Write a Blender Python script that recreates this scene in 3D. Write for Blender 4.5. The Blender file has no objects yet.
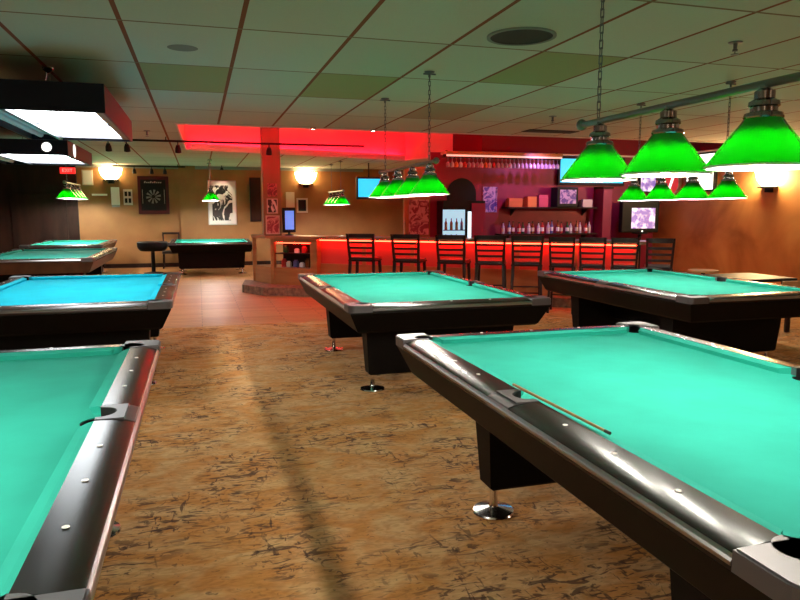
import bpy, bmesh, math, random
from mathutils import Vector, Matrix
random.seed(7)
C = bpy.context.scene.collection
H = 1.63           # eye height
CEIL = 2.93
R = math.radians

# ------------------------------------------------------------------ materials
def mat(name, col, rough=0.5, metal=0.0, emit=None, es=0.0, coat=0.0, spec=0.5):
    m = bpy.data.materials.new(name); m.use_nodes = True
    b = m.node_tree.nodes['Principled BSDF']
    b.inputs['Base Color'].default_value = (*col, 1)
    b.inputs['Roughness'].default_value = rough
    b.inputs['Metallic'].default_value = metal
    b.inputs['Specular IOR Level'].default_value = spec
    if coat: b.inputs['Coat Weight'].default_value = coat; b.inputs['Coat Roughness'].default_value = 0.12
    if emit:
        b.inputs['Emission Color'].default_value = (*emit, 1)
        b.inputs['Emission Strength'].default_value = es
    return m
def nodes(m): return m.node_tree.nodes, m.node_tree.links, m.node_tree.nodes['Principled BSDF']
def noise_mat(name, cols, scale=5.0, detail=4.0, rough=0.6, stops=None, stretch=(1,1,1), bump=0.0, dist=0.0, spec=0.4, coat=0.0):
    m = mat(name, cols[0], rough, spec=spec, coat=coat)
    N, L, b = nodes(m)
    tc = N.new('ShaderNodeTexCoord'); mp = N.new('ShaderNodeMapping'); mp.inputs['Scale'].default_value = stretch
    nz = N.new('ShaderNodeTexNoise'); nz.inputs['Scale'].default_value = scale; nz.inputs['Detail'].default_value = detail
    nz.inputs['Distortion'].default_value = dist
    cr = N.new('ShaderNodeValToRGB')
    stops = stops or [0.3 + 0.4*i/max(1, len(cols)-1) for i in range(len(cols))]
    el = cr.color_ramp.elements
    while len(el) < len(cols): el.new(0.5)
    for e, c, s in zip(el, cols, stops): e.position = s; e.color = (*c, 1)
    L.new(tc.outputs['Object'], mp.inputs[0]); L.new(mp.outputs[0], nz.inputs[0]); L.new(nz.outputs[0], cr.inputs[0])
    L.new(cr.outputs[0], b.inputs['Base Color'])
    if bump:
        bp = N.new('ShaderNodeBump'); bp.inputs['Strength'].default_value = bump
        L.new(nz.outputs[0], bp.inputs['Height']); L.new(bp.outputs[0], b.inputs['Normal'])
    return m
def emis(name, col, s): return mat(name, (col[0]*.5, col[1]*.5, col[2]*.5), 0.5, emit=col, es=s)

M = {}
def cloth(name, c):
    d = tuple(x*.82 for x in c)
    return noise_mat(name, [d, c], 3.0, 6, 0.9, spec=0.15)
M['cloth_green'] = cloth('green_cloth', (0.03, 0.45, 0.345))
M['cloth_blue'] = cloth('blue_cloth', (0.0, 0.50, 0.64))
M['laminate'] = mat('black_laminate', (0.008, 0.006, 0.005), 0.25, spec=0.5)
M['laminate_wood'] = noise_mat('dark_wood_laminate', [(0.03, 0.014, 0.01), (0.06, 0.028, 0.018)], 6, 4, 0.26, stretch=(1, .2, 1), spec=0.7)
M['apron'] = mat('black_apron', (0.0035, 0.0025, 0.002), 0.5, spec=0.1)
M['apron_brown'] = noise_mat('brown_apron', [(0.05, 0.022, 0.012), (0.10, 0.045, 0.022)], 5, 4, 0.45, stretch=(1, .2, 1))
M['chrome'] = mat('chrome', (0.82, 0.80, 0.80), 0.14, 1.0)
M['steel'] = mat('brushed_steel', (0.55, 0.53, 0.52), 0.34, 1.0)
M['trim_steel'] = mat('rail_trim_steel', (0.40, 0.38, 0.37), 0.3, 1.0)
M['dark_chrome'] = mat('smoky_chrome', (0.34, 0.33, 0.36), 0.12, 1.0)
M['bar_steel'] = mat('grey_bar_steel', (0.24, 0.235, 0.23), 0.35, 0.9)
M['casting'] = mat('grey_casting', (0.16, 0.155, 0.16), 0.42, 0.8)
M['pocket'] = mat('pocket_black', (0.006, 0.006, 0.006), 0.7)
M['sight'] = mat('pearl_inlay', (0.85, 0.82, 0.76), 0.3)
M['black'] = mat('matt_black', (0.006, 0.006, 0.007), 0.5, spec=.2)
M['navy'] = mat('navy_black_sheet', (0.004, 0.0045, 0.014), 0.4, spec=.2)
M['plum'] = mat('plum_panel', (0.20, 0.018, 0.055), 0.45, spec=.2)
M['maroon'] = mat('maroon_frame', (0.07, 0.010, 0.012), 0.5, spec=.2)
M['gunmetal'] = mat('gunmetal', (0.16, 0.16, 0.18), 0.3, 0.9)
M['reflector'] = mat('white_reflector', (0.75, 0.75, 0.78), 0.3)
M['tube'] = emis('fluorescent_diffuser', (0.92, 0.97, 1.0), 14.5)
M['white'] = mat('white_paint', (0.75, 0.74, 0.72), 0.5)
M['cream'] = mat('cream_paper', (0.60, 0.52, 0.42), 0.6)
M['bulb'] = emis('lit_bulb', (1.0, 0.93, 0.82), 620.0)
M['bulb_far'] = emis('lit_bulb_far', (1.0, 0.93, 0.82), 800.0)
M['stool'] = noise_mat('dark_stool_wood', [(0.012, 0.005, 0.004), (0.03, 0.009, 0.006)], 8, 3, 0.4, spec=.2)
M['seatpad'] = mat('black_seat_pad', (0.02, 0.012, 0.012), 0.45)
M['bar_wood'] = noise_mat('honey_bar_wood', [(0.30, 0.12, 0.035), (0.45, 0.20, 0.06)], 4, 5, 0.35, stretch=(.3, .3, 2))
M['bar_red'] = mat('red_bar_panel', (0.55, 0.05, 0.035), 0.45)
M['bar_top'] = noise_mat('bar_top_wood', [(0.32, 0.13, 0.05), (0.46, 0.21, 0.09)], 5, 4, 0.3, stretch=(.4, 1, 1), coat=.4)
M['dark_wood'] = noise_mat('dark_wood', [(0.016, 0.007, 0.005), (0.034, 0.013, 0.008)], 5, 4, 0.6, spec=.15, stretch=(1, 1, .2))
M['tan_wood'] = noise_mat('tan_wood', [(0.42, 0.20, 0.07), (0.55, 0.29, 0.11)], 6, 4, 0.4, stretch=(1, .3, 1))
M['column'] = noise_mat('orange_column_wood', [(0.17, 0.11, 0.05), (0.24, 0.15, 0.065)], 4, 4, 0.5, stretch=(1, 1, .15))
M['stone'] = noise_mat('stone_kerb', [(0.10, 0.05, 0.03), (0.30, 0.17, 0.09)], 14, 5, 0.7, bump=.3)
M['red_led'] = emis('red_led', (1.0, 0.006, 0.03), 420.0)
M['red_led_back'] = emis('red_led_far', (1.0, 0.006, 0.022), 110.0)
M['red_led_bar'] = emis('red_led_under_bar', (1.0, 0.02, 0.008), 42.0)
M['warm_led'] = emis('warm_white_strip', (1.0, 0.45, 0.34), 1.1)
M['sconce'] = emis('sconce_glass', (1.0, 0.72, 0.36), 34.0)
M['sconce_big'] = emis('wall_wash_glass', (1.0, 0.68, 0.32), 210.0)
M['fill_sconce'] = emis('fill_sconce_glass', (1.0, 0.88, 0.68), 24.0)  # glass of the added out-of-view fill sconces
M['spot'] = emis('spot_lens', (1.0, 0.85, 0.7), 60.0)
M['exit'] = emis('exit_red', (1.0, 0.02, 0.02), 1.2)
M['cyan'] = emis('cyan_screen', (0.02, 0.55, 0.95), 1.3)
M['bluegrey'] = emis('blue_screen', (0.13, 0.3, 0.95), 0.9)
M['fridge_glow'] = emis('fridge_light', (0.45, 0.8, 1.0), .75)
M['fridge_tube'] = emis('fridge_strip', (0.75, 0.92, 1.0), 1.3)
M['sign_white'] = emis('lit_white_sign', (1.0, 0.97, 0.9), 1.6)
M['sign_red'] = emis('lit_red_sign', (0.7, 0.03, 0.03), 0.8)
M['pink_lit'] = emis('exit_letters', (1.0, .35, .3), 1.2)
M['bottle_blue'] = mat('blue_glass', (0.10, 0.12, 0.30), 0.12, spec=.8)
M['bottle_brown'] = mat('brown_glass', (0.14, 0.04, 0.012), 0.12, spec=.8)
M['bottle_green'] = mat('green_glass', (0.015, 0.09, 0.03), 0.12, spec=.8)
M['bottle_clear'] = mat('pale_glass', (0.50, 0.46, 0.55), 0.1, spec=.8)
M['bottle_red'] = mat('red_liquor', (0.45, 0.03, 0.03), 0.15, spec=.8)
M['stemglass'] = mat('stem_glass', (0.30, 0.22, 0.30), 0.08, spec=.9)
M['orange_box'] = mat('orange_card', (0.55, 0.13, 0.03), 0.5)
M['pink_box'] = mat('pink_card', (0.55, 0.08, 0.12), 0.5)
M['red_wall'] = noise_mat('crimson_wall', [(0.17, 0.004, 0.026), (0.23, 0.007, 0.036)], 3, 4, 0.55)
M['back_wall'] = noise_mat('ochre_wall', [(0.23, 0.105, 0.032), (0.34, 0.165, 0.052)], 1.2, 6, 0.6)
M['right_wall'] = noise_mat('mottled_ochre_plaster', [(0.34, 0.13, 0.04), (0.56, 0.26, 0.085), (0.70, 0.38, 0.14)], 0.9, 8, 0.5, dist=.8, stops=[.3, .5, .7])
M['recess'] = mat('recess_paint', (0.75, 0.62, 0.62), 0.7, spec=.1)
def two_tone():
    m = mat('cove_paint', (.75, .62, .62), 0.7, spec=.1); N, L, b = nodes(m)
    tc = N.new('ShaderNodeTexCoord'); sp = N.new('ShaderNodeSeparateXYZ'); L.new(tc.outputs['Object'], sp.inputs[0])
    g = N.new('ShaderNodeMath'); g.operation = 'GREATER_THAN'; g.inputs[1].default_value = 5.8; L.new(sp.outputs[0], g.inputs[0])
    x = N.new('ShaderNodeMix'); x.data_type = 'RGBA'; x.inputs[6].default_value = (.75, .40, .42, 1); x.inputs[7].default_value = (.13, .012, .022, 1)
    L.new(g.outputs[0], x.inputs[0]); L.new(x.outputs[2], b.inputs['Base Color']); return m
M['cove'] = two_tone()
M['yellow_cue'] = noise_mat('cue_maple', [(0.30, 0.16, 0.06), (0.42, 0.25, 0.10)], 20, 2, 0.3)
M['cue_dark'] = mat('cue_wrap', (0.03, 0.018, 0.012), 0.4)
M['grid_black'] = mat('speaker_grille', (0.02, 0.02, 0.02), 0.8)
M['flatgrey'] = mat('grey_smudge', (0.22, 0.22, 0.20), 0.8)

# green glass lamp shade: white lining, green glass that lets the bulb through
def shade_mat(name, amount):
    m = bpy.data.materials.new(name); m.use_nodes = True
    N, L = m.node_tree.nodes, m.node_tree.links; N.clear()
    out = N.new('ShaderNodeOutputMaterial')
    g = N.new('ShaderNodeBsdfPrincipled'); g.inputs['Base Color'].default_value = (0.004, 0.16, 0.012, 1); g.inputs['Roughness'].default_value = 0.22
    tr = N.new('ShaderNodeBsdfTranslucent'); tr.inputs[0].default_value = (0.0, 0.85, 0.0, 1)
    wd = N.new('ShaderNodeBsdfDiffuse'); wd.inputs[0].default_value = (0.8, 0.82, 0.74, 1)
    geo = N.new('ShaderNodeNewGeometry')
    mx0 = N.new('ShaderNodeMixShader'); mx1 = N.new('ShaderNodeMixShader'); mx1.inputs[0].default_value = amount
    L.new(geo.outputs['Backfacing'], mx0.inputs[0]); L.new(g.outputs[0], mx0.inputs[1]); L.new(wd.outputs[0], mx0.inputs[2])
    L.new(mx0.outputs[0], mx1.inputs[1]); L.new(tr.outputs[0], mx1.inputs[2]); L.new(mx1.outputs[0], out.inputs[0])
    return m
M['shade'] = shade_mat('green_glass_shade', 0.032)
M['shade_rim'] = mat('white_shade_rim', (0.80, 0.88, 0.78), 0.3)

# ------------------------------------------------------------------ node materials for large surfaces
def mth(N, L, op, a, b=None):
    n = N.new('ShaderNodeMath'); n.operation = op
    for i, v in enumerate((a, b)):
        if v is None: continue
        if isinstance(v, (int, float)): n.inputs[i].default_value = v
        else: L.new(v, n.inputs[i])
    return n.outputs[0]
def mixc(N, L, fac, a, b):
    n = N.new('ShaderNodeMix'); n.data_type = 'RGBA'
    if isinstance(fac, (int, float)): n.inputs[0].default_value = fac
    else: L.new(fac, n.inputs[0])
    for i, v in ((6, a), (7, b)):
        if isinstance(v, tuple): n.inputs[i].default_value = (*v, 1)
        else: L.new(v, n.inputs[i])
    return n.outputs[2]
def ceiling_mat():
    m = mat('ceiling_tiles', (.5, .5, .5), 0.85, spec=0.2); N, L, b = nodes(m)
    tc = N.new('ShaderNodeTexCoord'); sp = N.new('ShaderNodeSeparateXYZ'); L.new(tc.outputs['Object'], sp.inputs[0])
    fx = mth(N, L, 'DIVIDE', mth(N, L, 'ADD', sp.outputs[0], .47), .81)
    fy = mth(N, L, 'DIVIDE', mth(N, L, 'SUBTRACT', sp.outputs[1], 5.2), 1.39)
    ix = mth(N, L, 'FLOOR', fx); iy = mth(N, L, 'FLOOR', fy)
    def line(f, w):
        a = mth(N, L, 'ABSOLUTE', mth(N, L, 'SUBTRACT', mth(N, L, 'FRACT', mth(N, L, 'ADD', f, .5)), .5))
        return mth(N, L, 'LESS_THAN', a, w)
    lx = line(fx, .017/.81); ly = line(fy, .014/1.39)
    cmb = N.new('ShaderNodeCombineXYZ'); L.new(ix, cmb.inputs[0]); L.new(iy, cmb.inputs[1])
    wn = N.new('ShaderNodeTexWhiteNoise'); wn.noise_dimensions = '2D'; L.new(cmb.outputs[0], wn.inputs['Vector'])
    nz = N.new('ShaderNodeTexNoise'); nz.inputs['Scale'].default_value = 60; nz.inputs['Detail'].default_value = 3
    L.new(tc.outputs['Object'], nz.inputs[0])
    base = mixc(N, L, wn.outputs[0], (.52, .535, .45), (.60, .61, .53))
    base = mixc(N, L, mth(N, L, 'MULTIPLY', nz.outputs[0], .35), base, (.42, .435, .36))
    stain = None
    for (i, j) in ((0, 1), (2, 1), (4, 0)):
        t = mth(N, L, 'MULTIPLY', mth(N, L, 'COMPARE', ix, float(i)), mth(N, L, 'COMPARE', iy, float(j)))
        for nd in N:
            if nd.type == 'MATH' and nd.operation == 'COMPARE': nd.inputs[2].default_value = .1
        stain = t if stain is None else mth(N, L, 'MAXIMUM', stain, t)
    base = mixc(N, L, stain, base, (.36, .335, .17))
    st2 = mth(N, L, 'MULTIPLY', mth(N, L, 'COMPARE', ix, 4.0), mth(N, L, 'COMPARE', iy, 2.0))
    for nd in N:
        if nd.type == 'MATH' and nd.operation == 'COMPARE': nd.inputs[2].default_value = .1
    base = mixc(N, L, st2, base, (.40, .31, .22))
    base = mixc(N, L, lx, base, (.26, .075, .04)); base = mixc(N, L, ly, base, (.25, .16, .10))
    L.new(base, b.inputs['Base Color']); return m
M['ceiling'] = ceiling_mat()
def carpet_mat():
    m = mat('leaf_carpet', (.3, .2, .1), 0.95, spec=0.1); N, L, b = nodes(m)
    tc = N.new('ShaderNodeTexCoord')
    def nz(scale, det, dist, st, rot=0.0):
        mp = N.new('ShaderNodeMapping'); mp.inputs['Scale'].default_value = st; mp.inputs['Rotation'].default_value = (0, 0, rot)
        L.new(tc.outputs['Object'], mp.inputs[0])
        n = N.new('ShaderNodeTexNoise'); n.inputs['Scale'].default_value = scale; n.inputs['Detail'].default_value = det; n.inputs['Distortion'].default_value = dist
        L.new(mp.outputs[0], n.inputs[0]); return n.outputs[0]
    def ramp(f, a, bb):
        r = N.new('ShaderNodeMapRange'); r.inputs[1].default_value = a; r.inputs[2].default_value = bb; r.clamp = True
        L.new(f, r.inputs[0]); return r.outputs[0]
    big = ramp(nz(3.2, 3, 1.0, (1, 1.6, 1), .35), .38, .62)
    base = mixc(N, L, big, (.66, .29, .085), (.72, .43, .20))
    fib = ramp(nz(11, 4, 1.6, (1, 2.4, 1), .25), .40, .66)
    base = mixc(N, L, mth(N, L, 'MULTIPLY', fib, .45), base, (.36, .14, .04))
    gate = ramp(nz(1.9, 2, .6, (1, 1, 1)), .40, .58)
    for sc_, st_, rt, lo in ((6.0, (1, 3.0, 1), .45, .565), (7.5, (1, 3.2, 1), -.5, .595), (6.5, (2.6, 1, 1), .25, .61)):
        lf = mth(N, L, 'MULTIPLY', ramp(nz(sc_, 3, 1.6, st_, rt), lo, lo+.05), gate)
        base = mixc(N, L, mth(N, L, 'MULTIPLY', lf, .8), base, (.085, .045, .035))
    sp_ = ramp(nz(24, 2, 1.0, (1, 1.3, 1), .8), .66, .71)
    base = mixc(N, L, mth(N, L, 'MULTIPLY', sp_, .6), base, (.10, .055, .04))
    L.new(base, b.inputs['Base Color']); return m
M['carpet'] = carpet_mat()
def plank_mat():
    m = mat('tan_floor_tiles', (.4, .2, .1), 0.5, spec=.45); N, L, b = nodes(m)
    tc = N.new('ShaderNodeTexCoord'); br = N.new('ShaderNodeTexBrick'); L.new(tc.outputs['Object'], br.inputs[0])
    br.inputs['Color1'].default_value = (.46, .20, .07, 1); br.inputs['Color2'].default_value = (.56, .27, .10, 1); br.inputs['Mortar'].default_value = (.2, .09, .04, 1)
    br.inputs['Scale'].default_value = 1.0; br.inputs['Brick Width'].default_value = 1.2; br.inputs['Row Height'].default_value = .14
    br.inputs['Mortar Size'].default_value = .006
    L.new(br.outputs[0], b.inputs['Base Color']); return m
M['planks'] = plank_mat()
def crt_mat():
    m = emis('crt_picture', (.7, .6, .9), 1.3); N, L, b = nodes(m)
    tc = N.new('ShaderNodeTexCoord'); nz = N.new('ShaderNodeTexNoise'); nz.inputs['Scale'].default_value = 7; L.new(tc.outputs['Object'], nz.inputs[0])
    cr = N.new('ShaderNodeValToRGB'); cr.color_ramp.elements[0].position = .42; cr.color_ramp.elements[0].color = (.12, .06, .35, 1)
    cr.color_ramp.elements[1].position = .6; cr.color_ramp.elements[1].color = (1, .85, .95, 1)
    L.new(nz.outputs[0], cr.inputs[0]); L.new(cr.outputs[0], b.inputs['Emission Color']); return m
M['crt'] = crt_mat()
def poster_mat(name, a, bb, scale=9, pos=(.45, .55), st=(1, 1, 1)): return noise_mat(name, [a, bb], scale, 3, .5, stops=list(pos), stretch=st, dist=1.5)
M['poster_bw'] = poster_mat('bold_black_white_print', (.01, .01, .01), (.75, .73, .68), 4.2, (.49, .52), (1, 1, .6))
M['poster_pink'] = poster_mat('pink_poster', (.25, .05, .07), (.62, .33, .30), 7)
M['poster_red'] = poster_mat('maroon_poster', (.10, .02, .03), (.40, .15, .14), 12)
M['poster_blue'] = poster_mat('violet_poster', (.10, .06, .30), (.52, .40, .62), 7)

# ------------------------------------------------------------------ mesh helpers
class MB:
    def __init__(s): s.b = bmesh.new()
    def box(s, x0, x1, y0, y1, z0, z1, bev=0.0, mtx=None):
        t = bmesh.new()
        v = [t.verts.new((x, y, z)) for z in (z0, z1) for y in (y0, y1) for x in (x0, x1)]
        for f in ((0, 2, 3, 1), (4, 5, 7, 6), (0, 1, 5, 4), (2, 6, 7, 3), (0, 4, 6, 2), (1, 3, 7, 5)): t.faces.new([v[i] for i in f])
        if bev: bmesh.ops.bevel(t, geom=t.edges[:], offset=bev, segments=2, affect='EDGES', profile=.5)
        s.add(t, mtx); return s
    def add(s, t, mtx=None):
        if mtx is not None: bmesh.ops.transform(t, matrix=mtx, verts=t.verts)
        me = bpy.data.meshes.new('tmp'); t.to_mesh(me); t.free(); s.b.from_mesh(me); bpy.data.meshes.remove(me); return s
    def lathe(s, prof, seg=24, c=(0, 0, 0), cap=True, mtx=None):
        t = bmesh.new(); rings = []
        for r, z in prof:
            rings.append([t.verts.new((r*math.cos(2*math.pi*i/seg), r*math.sin(2*math.pi*i/seg), z)) for i in range(seg)])
        for a, b2 in zip(rings, rings[1:]):
            for i in range(seg):
                j = (i+1) % seg; t.faces.new((a[i], a[j], b2[j], b2[i]))
        if cap:
            if prof[0][0] > 1e-5: t.faces.new(list(reversed(rings[0])))
            if prof[-1][0] > 1e-5: t.faces.new(rings[-1])
        bmesh.ops.remove_doubles(t, verts=t.verts, dist=1e-6)
        bmesh.ops.translate(t, verts=t.verts, vec=c)
        s.add(t, mtx); return s
    def tube(s, a, b, r, seg=12, r2=None):
        a, b = Vector(a), Vector(b); d = b-a
        q = Vector((0, 0, 1)).rotation_difference(d.normalized()).to_matrix().to_4x4()
        s.lathe([(r, 0), (r if r2 is None else r2, d.length)], seg, mtx=Matrix.Translation(a) @ q); return s
    def prism(s, pts, z0, z1, mtx=None, bev=0.0):
        t = bmesh.new()
        lo = [t.verts.new((x, y, z0)) for x, y in pts]; hi = [t.verts.new((x, y, z1)) for x, y in pts]
        n = len(pts)
        t.faces.new(list(reversed(lo))); t.faces.new(hi)
        for i in range(n): j = (i+1) % n; t.faces.new((lo[i], lo[j], hi[j], hi[i]))
        bmesh.ops.recalc_face_normals(t, faces=t.faces)
        s.add(t, mtx); return s
    def loft(s, sections, cap=True):
        t = bmesh.new(); rs = [[t.verts.new(p) for p in sec] for sec in sections]; n = len(rs[0])
        for a, b2 in zip(rs, rs[1:]):
            for i in range(n): j = (i+1) % n; t.faces.new((a[i], a[j], b2[j], b2[i]))
        if cap: t.faces.new(list(reversed(rs[0]))); t.faces.new(rs[-1])
        bmesh.ops.recalc_face_normals(t, faces=t.faces)
        s.add(t); return s
    def sphere(s, c, r, sub=2):
        t = bmesh.new(); bmesh.ops.create_icosphere(t, subdivisions=sub, radius=r); bmesh.ops.translate(t, verts=t.verts, vec=c); s.add(t); return s
    def build(s, name, m, parent=None, smooth=False, label=None):
        me = bpy.data.meshes.new(name); s.b.to_mesh(me); s.b.free()
        me.materials.append(m)
        o = bpy.data.objects.new(name, me); C.objects.link(o)
        if smooth:
            for p in me.polygons: p.use_smooth = True
            try: me.set_sharp_from_angle(angle=R(40))
            except Exception: pass
        if parent: o.parent = parent
        if label: o['label'] = label
        return o
def tag(o, label, cat, group=None):
    o['label'] = label; o['category'] = cat
    if group: o['group'] = group
    return o
def thing(name, label, cat, loc=(0, 0, 0), rz=0.0, group=None):
    o = bpy.data.objects.new(name, None); o.empty_display_size = .1; C.objects.link(o)
    o.location = loc; o.rotation_euler = (0, 0, rz); return tag(o, label, cat, group)
def struct(o): o['kind'] = 'structure'; return o
def kids(o): return [c for c in bpy.data.objects if c.parent == o]
ORD = 'leftmost|second|third|fourth|fifth|sixth|seventh|eighth|ninth|tenth|eleventh|twelfth|thirteenth|fourteenth'.split('|')
def place(i, n):   # which one of a row of n, counted from its nearer end
    if i < (n+1)//2: return 'leftmost' if i == 0 else ORD[i]+' from the left'
    j = n-1-i
    return 'rightmost' if j == 0 else ORD[j]+' from the right'
def dup(root, loc, rz, label, group=None):
    r = root.copy(); C.objects.link(r); r.location = loc; r.rotation_euler = (0, 0, rz); r['label'] = label
    if group: r['group'] = group
    for ch in kids(root):
        c = ch.copy(); C.objects.link(c); c.parent = r
        for g in kids(ch):
            d = g.copy(); C.objects.link(d); d.parent = c
    return r

# ------------------------------------------------------------------ the room
XL, XR, YB, YF, YBAR = -5.6, 10.9, 20.95, -3.0, 14.5
struct(MB().box(XL, XR, YF, 9.9, -.1, 0).build('floor', M['carpet']))
struct(MB().box(XL, XR, 9.9, YB, -.1, -.002).build('floor', M['planks']))
# ceiling with the recess cut out
rec = [(-.27, 10.85), (10.7, 10.85), (10.7, 14.3), (6.15, 14.3), (5.15, 16.9), (-.2, 15.25)]
RZ = 3.75
t = bmesh.new()
def loop(pts, z):
    v = [t.verts.new((x, y, z)) for x, y in pts]
    return [t.edges.new((v[i], v[(i+1) % len(v)])) for i in range(len(v))]
es = loop([(XL, YF), (XR, YF), (XR, YB), (XL, YB)], CEIL) + loop(rec, CEIL)
bmesh.ops.triangle_fill(t, edges=es, use_beauty=True)
for f in t.faces:
    if f.normal.z > 0: f.normal_flip()
b = MB(); b.add(t); struct(b.build('ceiling', M['ceiling']))
b = MB(); tt = bmesh.new()
lo = [tt.verts.new((x, y, CEIL)) for x, y in rec]; hi = [tt.verts.new((x, y, RZ)) for x, y in rec]
for i in range(len(rec)):
    j = (i+1) % len(rec); tt.faces.new((lo[i], lo[j], hi[j], hi[i]))
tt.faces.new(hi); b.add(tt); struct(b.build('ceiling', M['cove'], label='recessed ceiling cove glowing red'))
b = MB()
for i in range(len(rec)):
    p, q = Vector((*rec[i], 0)), Vector((*rec[(i+1) % len(rec)], 0))
    b.tube((p.x, p.y, CEIL), (q.x, q.y, CEIL), .02, 6)
struct(b.build('trim_1', M['recess']))
struct(MB().box(XL, XR, YB, YB+.1, 0, CEIL+.9).build('wall_back', M['back_wall']))
struct(MB().box(XR, XR+.1, YF, YB, 0, CEIL+.9).build('wall_right', M['right_wall']))
struct(MB().box(XL-.1, XL, YF, YB, 0, CEIL+.9).build('wall_left', M['dark_wood']))
struct(MB().box(XL, XR, YF-.1, YF, 0, CEIL+.9).build('wall_front', M['back_wall']))
struct(MB().box(5.12, XR, YBAR, YBAR+.15, 0, CEIL).build('wall_bar', M['red_wall']))
struct(MB().prism([(5.0, YBAR), (5.12, YBAR), (7.4, YB), (7.28, YB)], 0, CEIL).build('wall_bar_side', M['red_wall']))
struct(MB().box(XL, -3.22, YB-.06, YB, 0, CEIL).build('wall_back_panelling', M['dark_wood']))
struct(MB().box(-3.22, 5.0, YB-.02, YB, 0, .12).build('baseboard_back', M['dark_wood']))
struct(MB().box(XR-.02, XR, YF, YBAR, 0, .12).build('baseboard_right', M['dark_wood']))
struct(MB().box(-.5, -.04, YB-.12, YB, 0, CEIL).build('wall_back_pilaster', M['back_wall']))
d = MB().box(-4.9, -3.5, YB-.09, YB-.055, 0, 2.1, .01).build('door_1', M['dark_wood']); struct(d)
struct(MB().box(-3.55, 5.0, YB-.03, YB, 2.84, CEIL).build('trim_2', M['flatgrey']))

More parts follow.
